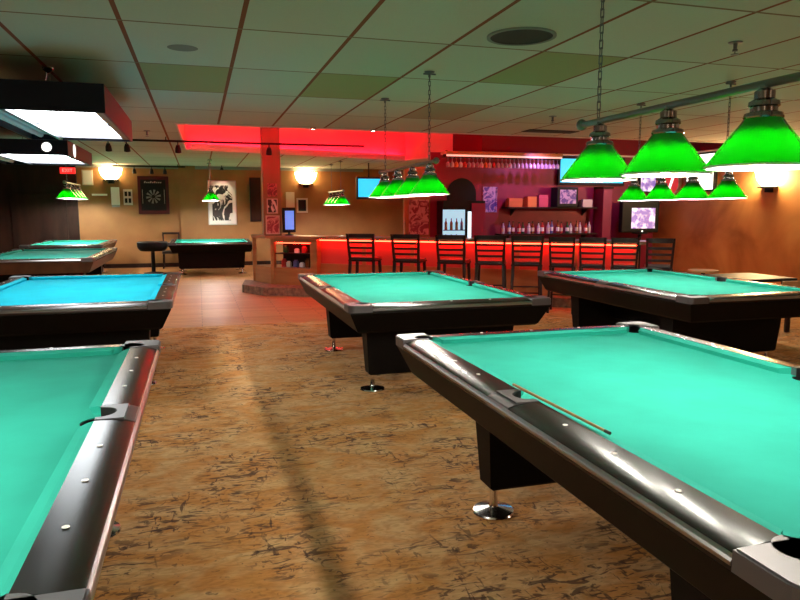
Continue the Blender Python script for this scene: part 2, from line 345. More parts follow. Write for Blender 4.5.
# ------------------------------------------------------------------ pool tables
def rail_profile(e):   # (w, z): across the rail, outer edge at w=0
    top = [(.014+(e-.014)*i/9, -.018*(1-i/9)**3.4) for i in range(10)]
    return [(0, -.06), (0, -.036), (.004, -.027)] + top + [(e, -.06)]
def pool_table(label, x0, x1, y0, y1, clothm, lam, apr, feet=(.5, .8), zt=.84, group='pool tables', trim=True):
    W, L = x1-x0, y1-y0; hx, hy = W/2, L/2
    root = thing('pool_table', label, 'pool table', ((x0+x1)/2, (y0+y1)/2, 0), 0, group)
    e, cn, r, a, sw, rs = .155, .052, .060, .205, .10, .070
    bz = zt-.038
    # bed with bites at the pockets
    pts = []
    def arc(cx, cy, a0, a1, n=8): return [(cx+r*math.cos(R(a0+(a1-a0)*i/n)), cy+r*math.sin(R(a0+(a1-a0)*i/n))) for i in range(n+1)]
    xi, yi = hx-e, hy-e
    def sarc(cx, a0, a1, n=8): return [(cx+rs*math.cos(R(a0+(a1-a0)*i/n)), rs*math.sin(R(a0+(a1-a0)*i/n))) for i in range(n+1)]
    pts += arc(-xi, -yi, 90, 0) + arc(xi, -yi, 180, 90) + sarc(xi, 270, 90) + arc(xi, yi, 270, 180) + arc(-xi, yi, 360, 270) + sarc(-xi, 90, -90)
    MB().prism(pts, bz-.05, bz).build('playing_cloth', clothm, root)
    # rails
    def frame(side):   # maps (along s, across w from the outer edge, z) to local space
        if side == 'L': return lambda s, w, z: (-hx+w, s, z)
        if side == 'R': return lambda s, w, z: (hx-w, s, z)
        if side == 'N': return lambda s, w, z: (s, -hy+w, z)
        return lambda s, w, z: (s, hy-w, z)
    segs = []
    for sd in 'LR': segs += [(sd, -hy+a, -sw), (sd, sw, hy-a)]
    for sd in 'NF': segs += [(sd, -hx+a, hx-a)]
    for sd, s0, s1 in segs:
        F = frame(sd); pr = rail_profile(e)
        rl = MB().loft([[F(s, w, zt+z) for w, z in pr] for s in (s0, s1)]).build('rail', lam, root, True)
        # cushion: nose pulled in towards the table, ends cut back at the pockets
        secs = []
        for s, k in ((s0, 1), (s1, -1)):
            cut = .0 if abs(s) <= sw+.001 else .02
            secs.append([F(s+k*0, e, zt-.002), F(s+k*(cut+.012), e+.02, zt-.004), F(s+k*(cut+.035), e+cn, zt-.012), F(s+k*(cut+.03), e+cn-.012, zt-.039), F(s, e, zt-.039)])
        MB().loft(secs).build('cushion', clothm, rl)
        if trim:
            tp = [(-.004, -.046), (-.004, -.036), (.000, -.028), (.008, -.020), (.012, -.023), (.004, -.046)]
            ends = (s0, s1) if sd in 'NF' else ((s0, .0) if s0 < -sw-.001 else (.0, s1))
            MB().loft([[F(s, w, zt+z) for w, z in tp] for s in ends]).build('edge_trim', M['trim_steel'], rl)
        sg = MB(); nseg = 4
        for k in range(1, 4):
            s = s0+(s1-s0)*k/nseg; p = F(s, e*.62, zt+.0005); q = .010
            sg.lathe([(q, 0), (q, .0015)], 12, p)
        sg.build('sights', M['sight'], rl)
    # pockets
    def corner(sx, sy):
        rc = .05; n = 6
        o = [(a, 0), (a, e), (e+r, e)]
        o += [(e+r*math.cos(R(-270*i/16)), e+r*math.sin(R(-270*i/16))) for i in range(1, 16)]
        o += [(e, e+r), (e, a), (0, a)]
        o += [(rc-rc*math.cos(R(90*i/n)), rc-rc*math.sin(R(90*i/n))) for i in range(n+1)]
        return [(sx*(hx+.004-x), sy*(hy+.004-y)) for x, y in o], (sx*(hx-e), sy*(hy-e))
    def side(sx):
        o = [(.05, -sw), (e, -sw), (e, -rs)] + [(e-rs*math.cos(R(-90+180*i/12)), rs*math.sin(R(-90+180*i/12))) for i in range(1, 12)] + [(e, rs), (e, sw), (.05, sw)]
        return [(sx*(hx-x), y) for x, y in o], (sx*(hx-e), 0)
    for o, c in [corner(sx, sy) for sx in (-1, 1) for sy in (-1, 1)] + [side(-1), side(1)]:
        q = MB().prism(o, zt-.058, zt+.003); rr = r
        if c[1] == 0:
            rr = rs; F = frame('L' if c[0] < 0 else 'R')
            q.loft([[F(s_, w, zt+z+.003) for w, z in [p for p in rail_profile(e) if p[0] < .05]+[(.052, -.008), (.052, -.06)]] for s_ in (-sw, sw)])
        bmesh.ops.bevel(q.b, geom=[ed for ed in q.b.edges if all(abs(v.co.z-zt-.003) < 1e-4 for v in ed.verts) and len(ed.link_faces) == 2 and c[1] != 0], offset=.006, segments=2, affect='EDGES')
        pk = q.build('pocket', M['casting'], root)
        ou = math.degrees(math.atan2(c[1], c[0])) if c[1] else (180 if c[0] < 0 else 0)
        half = 134 if c[1] else 89
        if c[1]: ou = math.degrees(math.atan2(math.copysign(1, c[1]), math.copysign(1, c[0])))
        lo_ = [(c[0]+(rr+.001)*math.cos(R(ou+half*k/10)), c[1]+(rr+.001)*math.sin(R(ou+half*k/10))) for k in range(-10, 11)]
        li_ = [(c[0]+(rr-.004)*math.cos(R(ou+half*k/10)), c[1]+(rr-.004)*math.sin(R(ou+half*k/10))) for k in range(10, -11, -1)]
        cup = MB().prism(lo_+li_, zt-.06, zt+.001)
        cup.lathe([(0, -.16), (rr*.8, -.15), (rr+.003, -.09), (rr+.003, -.042), (rr-.004, -.042), (rr-.004, -.08), (0, -.13)], 20, (c[0], c[1], zt), cap=False)
        cup.build('pocket_cup', M['pocket'], pk, True)
    # apron: tapered box
    def ring(ix, z): return [(-hx+ix, -hy+ix, z), (hx-ix, -hy+ix, z), (hx-ix, hy-ix, z), (-hx+ix, hy-ix, z)]
    MB().loft([ring(.110, zt-.255), ring(.088, zt-.235), ring(.010, zt-.070), ring(.012, zt-.059)]).build('apron', apr, root)
    # pedestals with levelling feet
    for yy, dy in ((-hy+feet[0], -.2), (hy-feet[1], .2)):
        hw0, hw1 = hx-.22, hx-.25
        def sec(hw, th, z): return [(-hw, yy-th, z), (hw, yy-th, z), (hw, yy+th, z), (-hw, yy+th, z)]
        pd = MB().loft([sec(hw1-.02, .06, .15), sec(hw1, .07, .165), sec(hw0, .10, zt-.25)]).build('pedestal', M['apron'], root)
        for sx in (-1, 1):
            MB().lathe([(.112, 0), (.115, .008), (.110, .018), (.06, .030), (.026, .038), (.022, .046), (.022, .17)], 24, (sx*(hx-.30), yy, 0)).build('levelling_foot', M['chrome'], pd, True)
    MB().box(-.16, .16, -hy+feet[0], hy-feet[1], .28, zt-.25).build('stretcher', M['apron'], root)
    return root

pool_table('large pool table with green cloth in the right foreground, cue stick by its side pocket', 1.185, 3.03, 1.02, 4.12, M['cloth_green'], M['laminate'], M['apron'], (.6, .9))
pool_table('pool table with green cloth in the left foreground, cut off by the photo corner', -2.22, -.253, 1.27, 4.37, M['cloth_green'], M['laminate'], M['apron'])
pool_table('pool table with bright blue cloth under the long black fluorescent fixture', -2.2, -.25, 6.19, 9.25, M['cloth_blue'], M['laminate_wood'], M['apron'])
pool_table('pool table with green cloth in the middle of the room before the bar stools', 1.18, 3.07, 5.47, 8.55, M['cloth_green'], M['laminate'], M['apron'], (.42, .80))
pool_table('pool table with green cloth between the rightmost bar stools and the dark square table', 4.29, 6.10, 5.12, 8.08, M['cloth_green'], M['laminate'], M['apron'], (.6, .6))
pool_table('brown-sided pool table at left, next behind the blue cloth table', -3.72, -1.72, 12.42, 15.9, M['cloth_green'], M['laminate_wood'], M['apron_brown'])
pool_table('brown-sided pool table furthest back at left by the dark panelling', -3.98, -2.2, 17.4, 20.4, M['cloth_green'], M['laminate_wood'], M['apron_brown'])
pool_table('black pool table at the far wall below the black and white framed print', -.75, 1.37, 17.75, 20.2, M['cloth_green'], M['laminate'], M['apron'])

# cue stick on the near right table
cue = thing('cue_stick', 'thin wooden cue stick lying on the left rail of the right foreground table', 'cue', (0, 0, 0))
cue['category'] = 'cue stick'
p0, p1 = Vector((1.333, 2.70, .855)), Vector((1.366, 2.03, .851))
MB().tube(p0, p1, .0065, 10, .0055).build('shaft', M['yellow_cue'], cue, True)
dirv = (p1-p0).normalized()
MB().tube(p1, p1+dirv*.028, .0064, 10).build('tip', M['cue_dark'], cue, True)

# ------------------------------------------------------------------ green-shaded billiard lights
def billiard_light(label, x, ys, zb, chains, dia=.36,  bulb='bulb', group='green-shaded billiard lights', seg=36):
    yc = sum(ys)/len(ys); k = dia/.36
    root = thing('billiard_light', label, 'lamp', (x, yc, zb), 0, group)
    zbar = .285*k
    y0, y1 = min(ys)-.17*k, max(ys)+.17*k
    br = MB().tube((0, y0-yc, zbar), (0, y1-yc, zbar), .0155*k, 14).build('bar', M['bar_steel'], root, True)
    for yy in (y0, y1): MB().sphere((0, yy-yc, zbar), .030*k).build('finial', M['bar_steel'], br, True)
    for cy in chains:
        ch = MB(); z = zbar+.02; top = CEIL-zb; i = 0
        while z < top-.04:
            # one oval link
            dx, dy = (.009, 0) if i % 2 else (0, .009)
            ch.tube((dx, cy-yc+dy, z), (dx, cy-yc+dy, z+.045), .0032, 6); ch.tube((-dx, cy-yc-dy, z), (-dx, cy-yc-dy, z+.045), .0032, 6)
            ch.tube((dx, cy-yc+dy, z), (-dx, cy-yc-dy, z), .0032, 6); ch.tube((dx, cy-yc+dy, z+.045), (-dx, cy-yc-dy, z+.045), .0032, 6)
            z += .04; i += 1
        ch.build('chain', M['gunmetal'], root)
        hk = MB().lathe([(.05, top-.008), (.045, top-.02), (.012, top-.035), (.008, top-.06)], 16, (0, cy-yc, 0))
        hk.tube((-.06, cy-yc, top-.03), (.06, cy-yc, top-.03), .008, 8)
        hk.build('ceiling_hook', M['gunmetal'], root, True)
    for yy in ys:
        prof = [(.18, 0), (.176, .012), (.145, .055), (.108, .105), (.075, .148), (.062, .168), (.045, .172)]
        sh = MB().lathe([(a*k, z*k) for a, z in prof], seg, (0, yy-yc, 0), cap=False).build('shade', M['shade'], root, True)
        MB().lathe([(.177*k, -.004*k), (.184*k, -.004*k), (.184*k, .004*k), (.177*k, .004*k), (.177*k, -.004*k)], seg, (0, yy-yc, 0), cap=False).build('shade_rim', M['shade_rim'], sh, True)
        fp = [(.062, .165), (.066, .172), (.062, .185), (.045, .19), (.045, .205), (.052, .21), (.05, .225), (.034, .235), (.034, .26), (.018, .27), (.014, .29)]
        MB().lathe([(a*k, z*k) for a, z in fp], 20, (0, yy-yc, 0)).build('fitter', M['dark_chrome'], root, True)
        bl = MB().sphere((0, yy-yc, .036*k), .036*k, 2).build('bulb', M[bulb], root, True)
        MB().lathe([(a*k, z*k) for a, z in [(.0, .074), (.052, .074), (.052, .08), (.03, .09), (.03, .17)]], 16, (0, yy-yc, 0)).build('socket', M['white'], bl, True)
    return root
billiard_light('green-shaded billiard light hanging largest in the photo, above the right foreground table', 2.105, (1.61, 2.17, 2.73, 3.29), 1.80, (1.66, 3.31), .395)
billiard_light('green-shaded billiard light above the middle table, before the crimson bar wall', 2.125, (6.18, 6.72, 7.26, 7.80), 1.79, (6.20, 7.78), .38)
billiard_light('green-shaded billiard light above the right-hand table, seen below the largest one', 5.195, (5.755, 6.275, 6.80, 7.32), 1.76, (5.8, 7.25), .37)
billiard_light('green-shaded light over the black table at the far wall, before the black and white print', .33, (17.9, 18.4, 18.9, 19.4), 1.90, (18.0, 19.3), .42, 'bulb_far', seg=24)
billiard_light('green-shaded light at far left before the dark panelling, below the red exit sign', -3.05, (18.3, 18.85, 19.4, 19.95), 1.94, (18.4, 19.8), .48, 'bulb_far', seg=24)
billiard_light('green-shaded light behind the bar, before the ochre wall right of the bar column', 3.6, (17.5, 18.0, 18.5, 19.0), 1.80, (17.6, 18.9), .44, 'bulb_far', seg=24)

# ------------------------------------------------------------------ black fluorescent fixtures over the left tables
def tray_light(label, x0, x1, y0, y1, zb, zt, hooks, discs=False, group='black fluorescent table lights'):
    cx, cy = (x0+x1)/2, (y0+y1)/2; hx, hy = (x1-x0)/2, (y1-y0)/2; h = zt-zb
    root = thing('fluorescent_fixture', label, 'lamp', (cx, cy, zb), 0, group)
    th = .02
    hs = MB().box(-hx, hx, -hy, -hy+th, 0, h).box(-hx, hx, hy-th, hy, 0, h).box(-hx, -hx+th, -hy+th, hy-th, 0, h).box(-hx+th, hx-th, -hy+th, hy-th, h-th, h)
    hs.build('housing', M['navy'], root)
    MB().box(hx-th, hx, -hy+th, hy-th, 0, h).build('side_panel', M['plum'], root, label='plum side panel')
    MB().box(-hx+th, hx-th, -hy+th, hy-th, .06, .075).build('reflector', M['reflector'], root)
    # lit troughs
    gx = -hx+.31*(x1-x0)
    for ya, yb in ((-hy+.09, -.03), (.03, hy-.12)):
        MB().box(gx, hx-.10, ya, yb, .045, .058).build('diffuser', M['tube'], root)
    MB().box(hx-.10, hx-th, -hy+th, hy-th, .02, .06).box(gx-.04, gx, -hy+th, hy-th, .0, .06).build('baffle', M['gunmetal'], root)
    MB().box(gx, hx-.1, -.03, .03, .03, .06).box(gx, hx-.1, hy-.12, hy-th, .02, .06).build('divider', M['gunmetal'], root)
    MB().lathe([(.03, -hy+.06), (.03, hy-.06)], 12, mtx=Matrix.Translation((-hx+.12, 0, .05)) @ Matrix.Rotation(R(-90), 4, 'X')).build('tube_cover', M['reflector'], root, True)
    for hy_ in hooks:
        top = CEIL-zb
        ch = MB()
        for s in (-1, 1): ch.tube((s*.06, hy_-cy, h), (0, hy_-cy, top-.02), .006, 8)
        ch.lathe([(.05, top-.001), (.045, top-.02), (.012, top-.05)], 14, (0, hy_-cy, 0))
        ch.build('hanger', M['chrome'], root, True)
    if discs:
        MB().lathe([(.0, 0), (.068, 0), (.068, .006), (0, .006)], 24, mtx=Matrix.Translation((hx-.28, -hy-.001, h*.52)) @ Matrix.Rotation(R(90), 4, 'X')).build('emblem', M['sign_white'], root, label='round white lit emblem')
        MB().lathe([(.0, 0), (.10, 0), (.10, .006), (0, .006)], 24, mtx=Matrix.Translation((hx+.001, -hy+.55, h*.5)) @ Matrix.Rotation(R(90), 4, 'Y')).build('emblem', M['sign_white'], root, label='round white lit emblem')
    return root
tray_light('long black fluorescent fixture with plum end hung above the blue cloth table', -1.82, -.72, 6.33, 8.85, 2.45, 2.69, (7.05, 8.2))
tray_light('black fluorescent fixture with round white emblems above the nearer brown-sided table', -3.2, -1.80, 11.1, 13.5, 2.44, 2.66, (11.8, 12.9), True)
billiard_light('green-shaded billiard light above the left foreground table, outside the photo', -1.32, (1.2, 1.76, 2.32, 2.88), 1.80, (1.25, 2.85), .395)

# ------------------------------------------------------------------ ceiling fittings
def sprinkler(x, y, label):
    t_ = thing('sprinkler_head', label, 'sprinkler', (x, y, CEIL), 0, 'sprinkler heads')
    MB().lathe([(.055, 0), (.05, -.008), (.016, -.012), (.014, -.05), (.02, -.055), (.02, -.07)][::-1], 16).build('body', M['gunmetal'], t_, True)
    MB().lathe([(.03, -.095), (.03, -.09), (.004, -.088), (.004, -.07)], 14).build('deflector', M['gunmetal'], t_, True)
sprinkler(4.05, 4.5, 'dark sprinkler head in the ceiling above the largest green lamps at right')
sprinkler(-1.0, 10.6, 'dark sprinkler head just right of the long black fluorescent fixture')
sprinkler(-.75, 12.0, 'dark sprinkler head left of the near corner of the red ceiling cove')
sprinkler(4.75, 8.6, 'dark sprinkler head in the ceiling before the stemware rack')
o = thing('ceiling_speaker', 'large round dark speaker grille set in the ceiling', 'speaker', (2.37, 4.8, CEIL))
MB().lathe([(0, -.006), (.2, -.006), (.23, -.010), (.25, -.004), (.25, 0)], 40, cap=False).build('grille', M['grid_black'], o)
MB().lathe([(.232, -.013), (.258, -.013), (.258, 0), (.232, 0), (.232, -.013)], 40, cap=False).build('rim', M['flatgrey'], o)
o = MB().lathe([(0, -.004), (.10, -.004), (.12, 0)], 24, cap=False).build('smoke_detector', M['flatgrey']); o.location = (-.07, 5.92, CEIL)
tag(o, 'small grey round fitting in the ceiling before the olive stained tile', 'ceiling fitting')
o = MB().box(-.45, .45, -.15, .15, -.012, 0).build('air_vent', M['grid_black']); o.location = (5.6, 10.2, CEIL)
tag(o, 'dark flat air vent in the ceiling before the stemware rack', 'vent')
def track(label, x0, x1, y, z, heads):
    t_ = thing('track_light', label, 'track light', ((x0+x1)/2, y, z))
    cx = (x0+x1)/2
    MB().tube((x0-cx, 0, 0), (x1-cx, 0, 0), .02, 10).build('rail_pipe', M['black'], t_)
    st = MB()
    for q in (x0+.1, -.5 if x0 < -.5 < x1 else x1-.1): st.tube((q-cx, 0, 0), (q-cx, 0, CEIL-z), .01, 8)
    st.build('drop_rod', M['black'], t_)
    for hx_ in heads:
        hd = MB().tube((hx_-cx, 0, -.015), (hx_-cx, 0, -.07), .01, 8).build('spot_head', M['black'], t_)
        MB().lathe([(.03, .0), (.05, -.06), (.055, -.13), (.04, -.13)], 16, mtx=Matrix.Translation((hx_-cx, 0, -.07)) @ Matrix.Rotation(R(25), 4, 'X')).build('spot_can', M['black'], hd, True)
track('black pipe track with small spot heads crossing before the red ceiling cove', -1.75, 3.1, 12.9, 2.86, (-1.45, -1.15, -.30, 1.3))
track('black track with three small spot heads above the dartboard cabinet', -2.2, -.3, 20.3, 2.86, (-1.65, -1.2, -.85))
for x, y, l in ((1.78, 10.82, 'tiny lit ceiling spot at the cove edge beside the bar column'), (2.75, 10.82, 'tiny lit ceiling spot at the cove edge, right of the bar column')):
    s_ = thing('ceiling_spot', l, 'spot light', (x, y, CEIL), 0, 'small lit spots at the cove edge')
    MB().lathe([(.03, -.03), (.05, -.012), (.05, 0)], 16, cap=False).build('rim', M['chrome'], s_)
    MB().lathe([(0, -.028), (.028, -.026), (.028, -.02)], 16, cap=False).build('lens', M['spot'], s_)
# red light strips inside the cove, on the inner face behind the ceiling edge
def strip(name, label, a, b_, r, m, cat='light strip', group=None):
    o_ = MB().tube(a, b_, r, 8).build(name, m); return tag(o_, label, cat, group)
struct(MB().box(-.27, 5.2, 10.85, 10.97, 2.935, 2.95).box(-.27, 5.2, 10.955, 10.97, 2.95, 3.005).build('trim_3', M['recess']))
strip('led_strip', 'red light strip along the near inner edge of the ceiling cove', (-.2, 10.90, 3.01), (5.0, 10.90, 3.01), .018, M['red_led'])
ba, bb = Vector((-.18, 15.23)), Vector((5.1, 16.86)); bd = (bb-ba).normalized(); bn = Vector((bd.y, -bd.x))
def bq(t_, w_): q_ = ba+bd*t_+bn*w_; return (q_.x, q_.y)
BL = (bb-ba).length
struct(MB().prism([bq(.05, .01), bq(BL-.05, .01), bq(BL-.05, .14), bq(.05, .14)], 2.935, 2.95).prism([bq(.05, .12), bq(BL-.05, .12), bq(BL-.05, .14), bq(.05, .14)], 2.95, 3.03).build('trim_4', M['recess']))
q0, q1 = bq(.1, .07), bq(BL-.1, .07)
strip('led_strip', 'red light strip behind the lip along the far inner edge of the ceiling cove', (q0[0], q0[1], 2.99), (q1[0], q1[1], 2.99), .015, M['red_led_back'])
MB_ = None

# ------------------------------------------------------------------ the bar
A = Vector((1.30, 13.80)); dB = Vector((.792, -.611)); nB = Vector((.611, .792)); LB = 7.15
def bp(t_, w): q = A+dB*t_+nB*w; return (q.x, q.y)
E0 = (1.06, 14.75); E1 = (1.75, 14.95)
BT = 1.135
bar = thing('bar_counter', 'long angled wooden bar counter with red glowing front behind the stools', 'bar', (0, 0, 0))
MB().prism([E0, (A.x-.03, A.y), bp(0, 0), bp(LB, 0), bp(LB, .62), bp(.55, .62), E1], BT-.055, BT).build('counter_top', M['bar_top'], bar)
ins = .22
MB().prism([bp(1.05, ins), bp(LB-.12, ins), bp(LB-.12, .55), bp(1.05, .55)], .16, BT-.06).build('front_panel', M['bar_red'], bar, label='red-lit front panel')
for t_ in [1.05+i*(LB-1.2)/6 for i in range(7)]: MB().prism([bp(t_-.04, ins-.02), bp(t_+.04, ins-.02), bp(t_+.04, ins+.03), bp(t_-.04, ins+.03)], .16, BT-.06).build('pilaster', M['bar_wood'], bar)
MB().prism([bp(1.05, ins-.025), bp(LB-.12, ins-.025), bp(LB-.12, ins+.03), bp(1.05, ins+.03)], .16, .60).build('lower_panel', M['bar_wood'], bar)
# end cabinet with display niche at the left
cab = MB()
cab.prism([bp(0.05, .05), bp(.13, .05), bp(.13, .13), bp(.05, .13)], .16, BT-.055)
cab.prism([bp(.95, .05), bp(1.10, .05), bp(1.10, .6), bp(.95, .6)], .16, BT-.055)
cab.prism([bp(.05, .06), bp(1.0, .06), bp(1.0, .55), (1.55, 14.65), (1.12, 14.6)], .16, .50)
cab.prism([bp(.13, .07), bp(.95, .07), bp(.95, .12), bp(.13, .12)], BT-.13, BT-.056)
cab.prism([(1.08, 14.62), (1.16, 14.62), (1.16, 14.72), (1.08, 14.72)], .16, BT-.055)
cab.build('end_cabinet', M['bar_wood'], bar)
MB().prism([bp(.13, .40), bp(.95, .40), bp(.95, .45), bp(.13, .45)], .50, BT-.06).prism([bp(.13, .1), bp(.95, .1), bp(.95, .4), bp(.13, .4)], .77, .79).build('niche_shelf', M['dark_wood'], bar, label='dark display niche shelf')
strip_ = MB()
q0, q1 = bp(1.12, .13), bp(LB-.15, .13)
strip_.tube((q0[0], q0[1], BT-.07), (q1[0], q1[1], BT-.07), .012, 8)
strip_.build('light_strip', M['red_led_bar'], bar, label='red light strip under the counter lip')
q0, q1 = bp(.14, .16), bp(.94, .16)
MB().tube((q0[0], q0[1], BT-.14), (q1[0], q1[1], BT-.14), .008, 8).build('niche_light', M['red_led_bar'], bar, label='red light in the niche')
# raised stone step
MB().prism([(.92, 14.9), (.80, 13.9), (1.15, 13.2), bp(.5, -.45), bp(1.7, -.30), bp(LB-.1, -.02), bp(LB-.1, .6), bp(.6, .6)], 0, .16).build('stone_step', M['stone'], bar, label='stone-faced step under the bar')
for k, (t_, z0, mm, h_) in enumerate([(.25, .50, 'bottle_red', .17), (.36, .50, 'cream', .12), (.52, .50, 'bottle_blue', .15), (.66, .50, 'white', .1), (.80, .50, 'bottle_brown', .19), (.3, .79, 'bottle_green', .15), (.55, .79, 'white', .09), (.72, .79, 'bottle_red', .14)]):
    q = bp(t_, .24)
    o = MB().box(-.045, .045, -.035, .035, 0, h_*.82, .006).box(-.03, .03, -.025, .025, h_*.82, h_, .004).build('trophy_box', M[mm]); o.location = (q[0], q[1], z0+.004); o.rotation_euler = (0, 0, math.atan2(dB.y, dB.x))
    where = ['far left of the lower row', 'second from left of the lower row', 'in the middle of the lower row', 'second from right of the lower row', 'far right of the lower row', 'left on the upper shelf', 'middle of the upper shelf', 'right on the upper shelf'][k]
    tag(o, 'small display item in the bar end niche, ' + where, 'display item', 'items in the bar niche')

# column standing on the bar end
col = MB().box(1.27, 1.63, 14.02, 14.36, BT, RZ, .008).build('column', M['column']); struct(col)
for nm, z0, z1, x0, x1, m_, lb in (('poster', 1.92, 2.18, 1.36, 1.55, 'poster_red', 'small maroon poster highest on the orange bar column'), ('poster', 1.58, 1.88, 1.34, 1.56, 'poster_bw', 'dark picture in the middle of the orange bar column'), ('poster', 1.16, 1.54, 1.31, 1.59, 'poster_pink', 'pink poster lowest on the orange bar column, at counter height')):
    o = thing('poster', lb, 'poster', ((x0+x1)/2, 14.018, z0), 0, 'posters on the column')
    w_ = (x1-x0)/2; h_ = z1-z0
    MB().box(-w_, w_, -.012, 0, 0, h_).build('frame', M['cream'] if m_ != 'poster_red' else M['poster_red'], o)
    MB().box(-w_+.02, w_-.02, -.015, -.011, .02, h_-.02).build('print', M[m_], o)
# touch-screen monitor on the bar
o = thing('monitor', 'small black monitor with pale blue screen standing on the bar beside the column', 'monitor', (1.78, 14.02, BT), R(10))
MB().lathe([(.10, 0), (.09, .015), (.03, .03), (.025, .09)], 20).build('stand', M['black'], o, True)
MB().box(-.135, .135, -.03, .05, .06, .56, .012).build('case', M['black'], o)
MB().box(-.09, .095, -.034, -.028, .12, .50).build('screen', M['bluegrey'], o)
# glasses / tins on the bar
# ------------------------------------------------------------------ bar stools
st = thing('bar_stool', 'dark ladder-back bar stool', 'bar stool', (0, 0, 0), 0, 'ladder-back bar stools along the bar')
def quad_leg(x0, y0, z0, x1, y1, z1, w=.02):
    return MB().loft([[(x0-w, y0-w, z0), (x0+w, y0-w, z0), (x0+w, y0+w, z0), (x0-w, y0+w, z0)], [(x1-w, y1-w, z1), (x1+w, y1-w, z1), (x1+w, y1+w, z1), (x1-w, y1+w, z1)]])
for sx in (-1, 1):
    quad_leg(sx*.21, .20, 0, sx*.18, .17, .73).build('leg', M['stool'], st)
    quad_leg(sx*.21, -.22, 0, sx*.185, -.18, .74).build('leg', M['stool'], st)
    quad_leg(sx*.185, -.18, .74, sx*.205, -.26, 1.20, .018).build('back_post', M['stool'], st)
for z, h_ in ((.85, .035), (.94, .035), (1.03, .04), (1.13, .07)):
    y = -.18-.08*(z-.74)/.46; w_ = .185+.02*(z-.74)/.46
    secs = []
    for i in range(7):
        u = -1+i/3; x = u*w_; yy = y-.02*(1-u*u)
        secs.append([(x, yy-.01, z), (x, yy+.01, z), (x, yy+.01, z+h_), (x, yy-.01, z+h_)])
    MB().loft(secs).build('slat', M['stool'], st)
MB().box(-.215, .215, -.20, .21, .72, .75, .008).build('seat_frame', M['stool'], st)
MB().box(-.205, .205, -.19, .20, .75, .79, .016).build('seat_pad', M['seatpad'], st)
fr = MB()
for z, y in ((.25, .19), (.40, -.205)): fr.tube((-.2, y, z), (.2, y, z), .012, 8)
for sx in (-1, 1): fr.tube((sx*.2, -.2, .32), (sx*.2, .19, .32), .012, 8)
fr.build('foot_rail', M['stool'], st)
pos = [(2.81, 12.12), (3.49, 11.6), (4.13, 11.1), (4.64, 10.71), (5.11, 10.34), (5.69, 9.9), (6.08, 9.6), (6.48, 9.29), (6.90, 8.965)]
words = ['leftmost bar stool, nearest the display niche', 'second bar stool from the left end of the bar', 'third bar stool from the left, above the far rail of the middle table', 'fourth bar stool from the left, before the violet poster', 'middle bar stool of the nine, its legs in clear view', 'fourth bar stool from the right end of the bar', 'third bar stool from the right end of the bar', 'second bar stool from the right, below the picture-tube television', 'rightmost bar stool, beside the ochre plaster wall']
rot = [-.55, -.6, -.6, -.5, -.45, -.62, -.6, -.58, -.58]
for i, (p, w_) in enumerate(zip(pos, words)):
    lb = 'dark ladder-back wooden ' + w_ if 'bar stool' not in w_ else w_.replace('bar stool', 'dark ladder-back bar stool', 1)
    k_ = .20 if i < 5 else .06-.03*(i-5)
    p3 = (p[0]-nB.x*.18+dB.x*k_, p[1]-nB.y*.18+dB.y*k_, 0)
    if i == 0: st.location = p3; st.rotation_euler = (0, 0, rot[0]); st['label'] = lb
    else: q_ = dup(st, p3, rot[i], lb)
    (st if i == 0 else q_).scale = (1.17, 1.1, 1.03) if i < 5 else (.93, 1.0, 1.02)

# ------------------------------------------------------------------ back bar on the crimson wall
yw = YBAR-.005
rk = thing('stemware_rack', 'long overhead rack of hanging stem glasses with a lit strip before the bar wall', 'rack', (6.5, 13.95, 2.5))
MB().box(-1.4, 1.4, -.16, .16, .34, .40).build('rack_top', M['bar_wood'], rk)
MB().box(-1.38, 1.38, -.165, -.15, .29, .33).build('light_strip', M['warm_led'], rk, label='warm white light strip')
g = MB()
for i in range(29): g.box(-1.38+i*.0975, -1.355+i*.0975, -.15, .15, .27, .285)
g.box(-1.4, 1.4, -.02, .0, .285, .34).build('glass_rails', M['dark_wood'], rk)
MB().box(-1.35, -1.31, -.02, .02, .40, .43).box(1.31, 1.35, -.02, .02, .40, .43).build('bracket', M['dark_wood'], rk)
gl0 = None
gw = ['leftmost', 'rightmost']
gp = [(.034, .0), (.034, -.004), (.006, -.01), (.005, -.08), (.02, -.09), (.04, -.12), (.044, -.16), (.036, -.20), (.033, -.20), (.040, -.16), (.0, -.10)]
tint = ['stemglass', 'bottle_clear', 'stemglass', 'orange_box', 'stemglass', 'bottle_clear', 'bottle_red']
meshes = {}
for i in range(28):
    k = tint[(i*5) % 7] if i < 16 else tint[(i*3) % 3]
    if k not in meshes:
        o = MB().lathe(gp, 14, cap=False).build('stem_glass', M[k], None, True); meshes[k] = o.data
    else:
        o = bpy.data.objects.new('stem_glass', meshes[k]); C.objects.link(o)
    o.location = (6.5-1.367+.0975*i+.0487, 13.87, 2.768)
    tag(o, 'upside-down stem glass in the overhead bar rack, '+place(i, 28), 'glass', 'stem glasses in the overhead rack')
# arched dark doorway
pts = [(5.40, 0), (6.10, 0)] + [(5.75+.35*math.cos(R(a)), 2.02+.35*math.sin(R(a))) for a in range(0, 181, 15)]
o = MB().prism([(x, z) for x, z in pts], 0, .02, mtx=Matrix.Translation((0, YBAR, 0)) @ Matrix.Rotation(R(90), 4, 'X')).build('door_2', M['black']); struct(o)
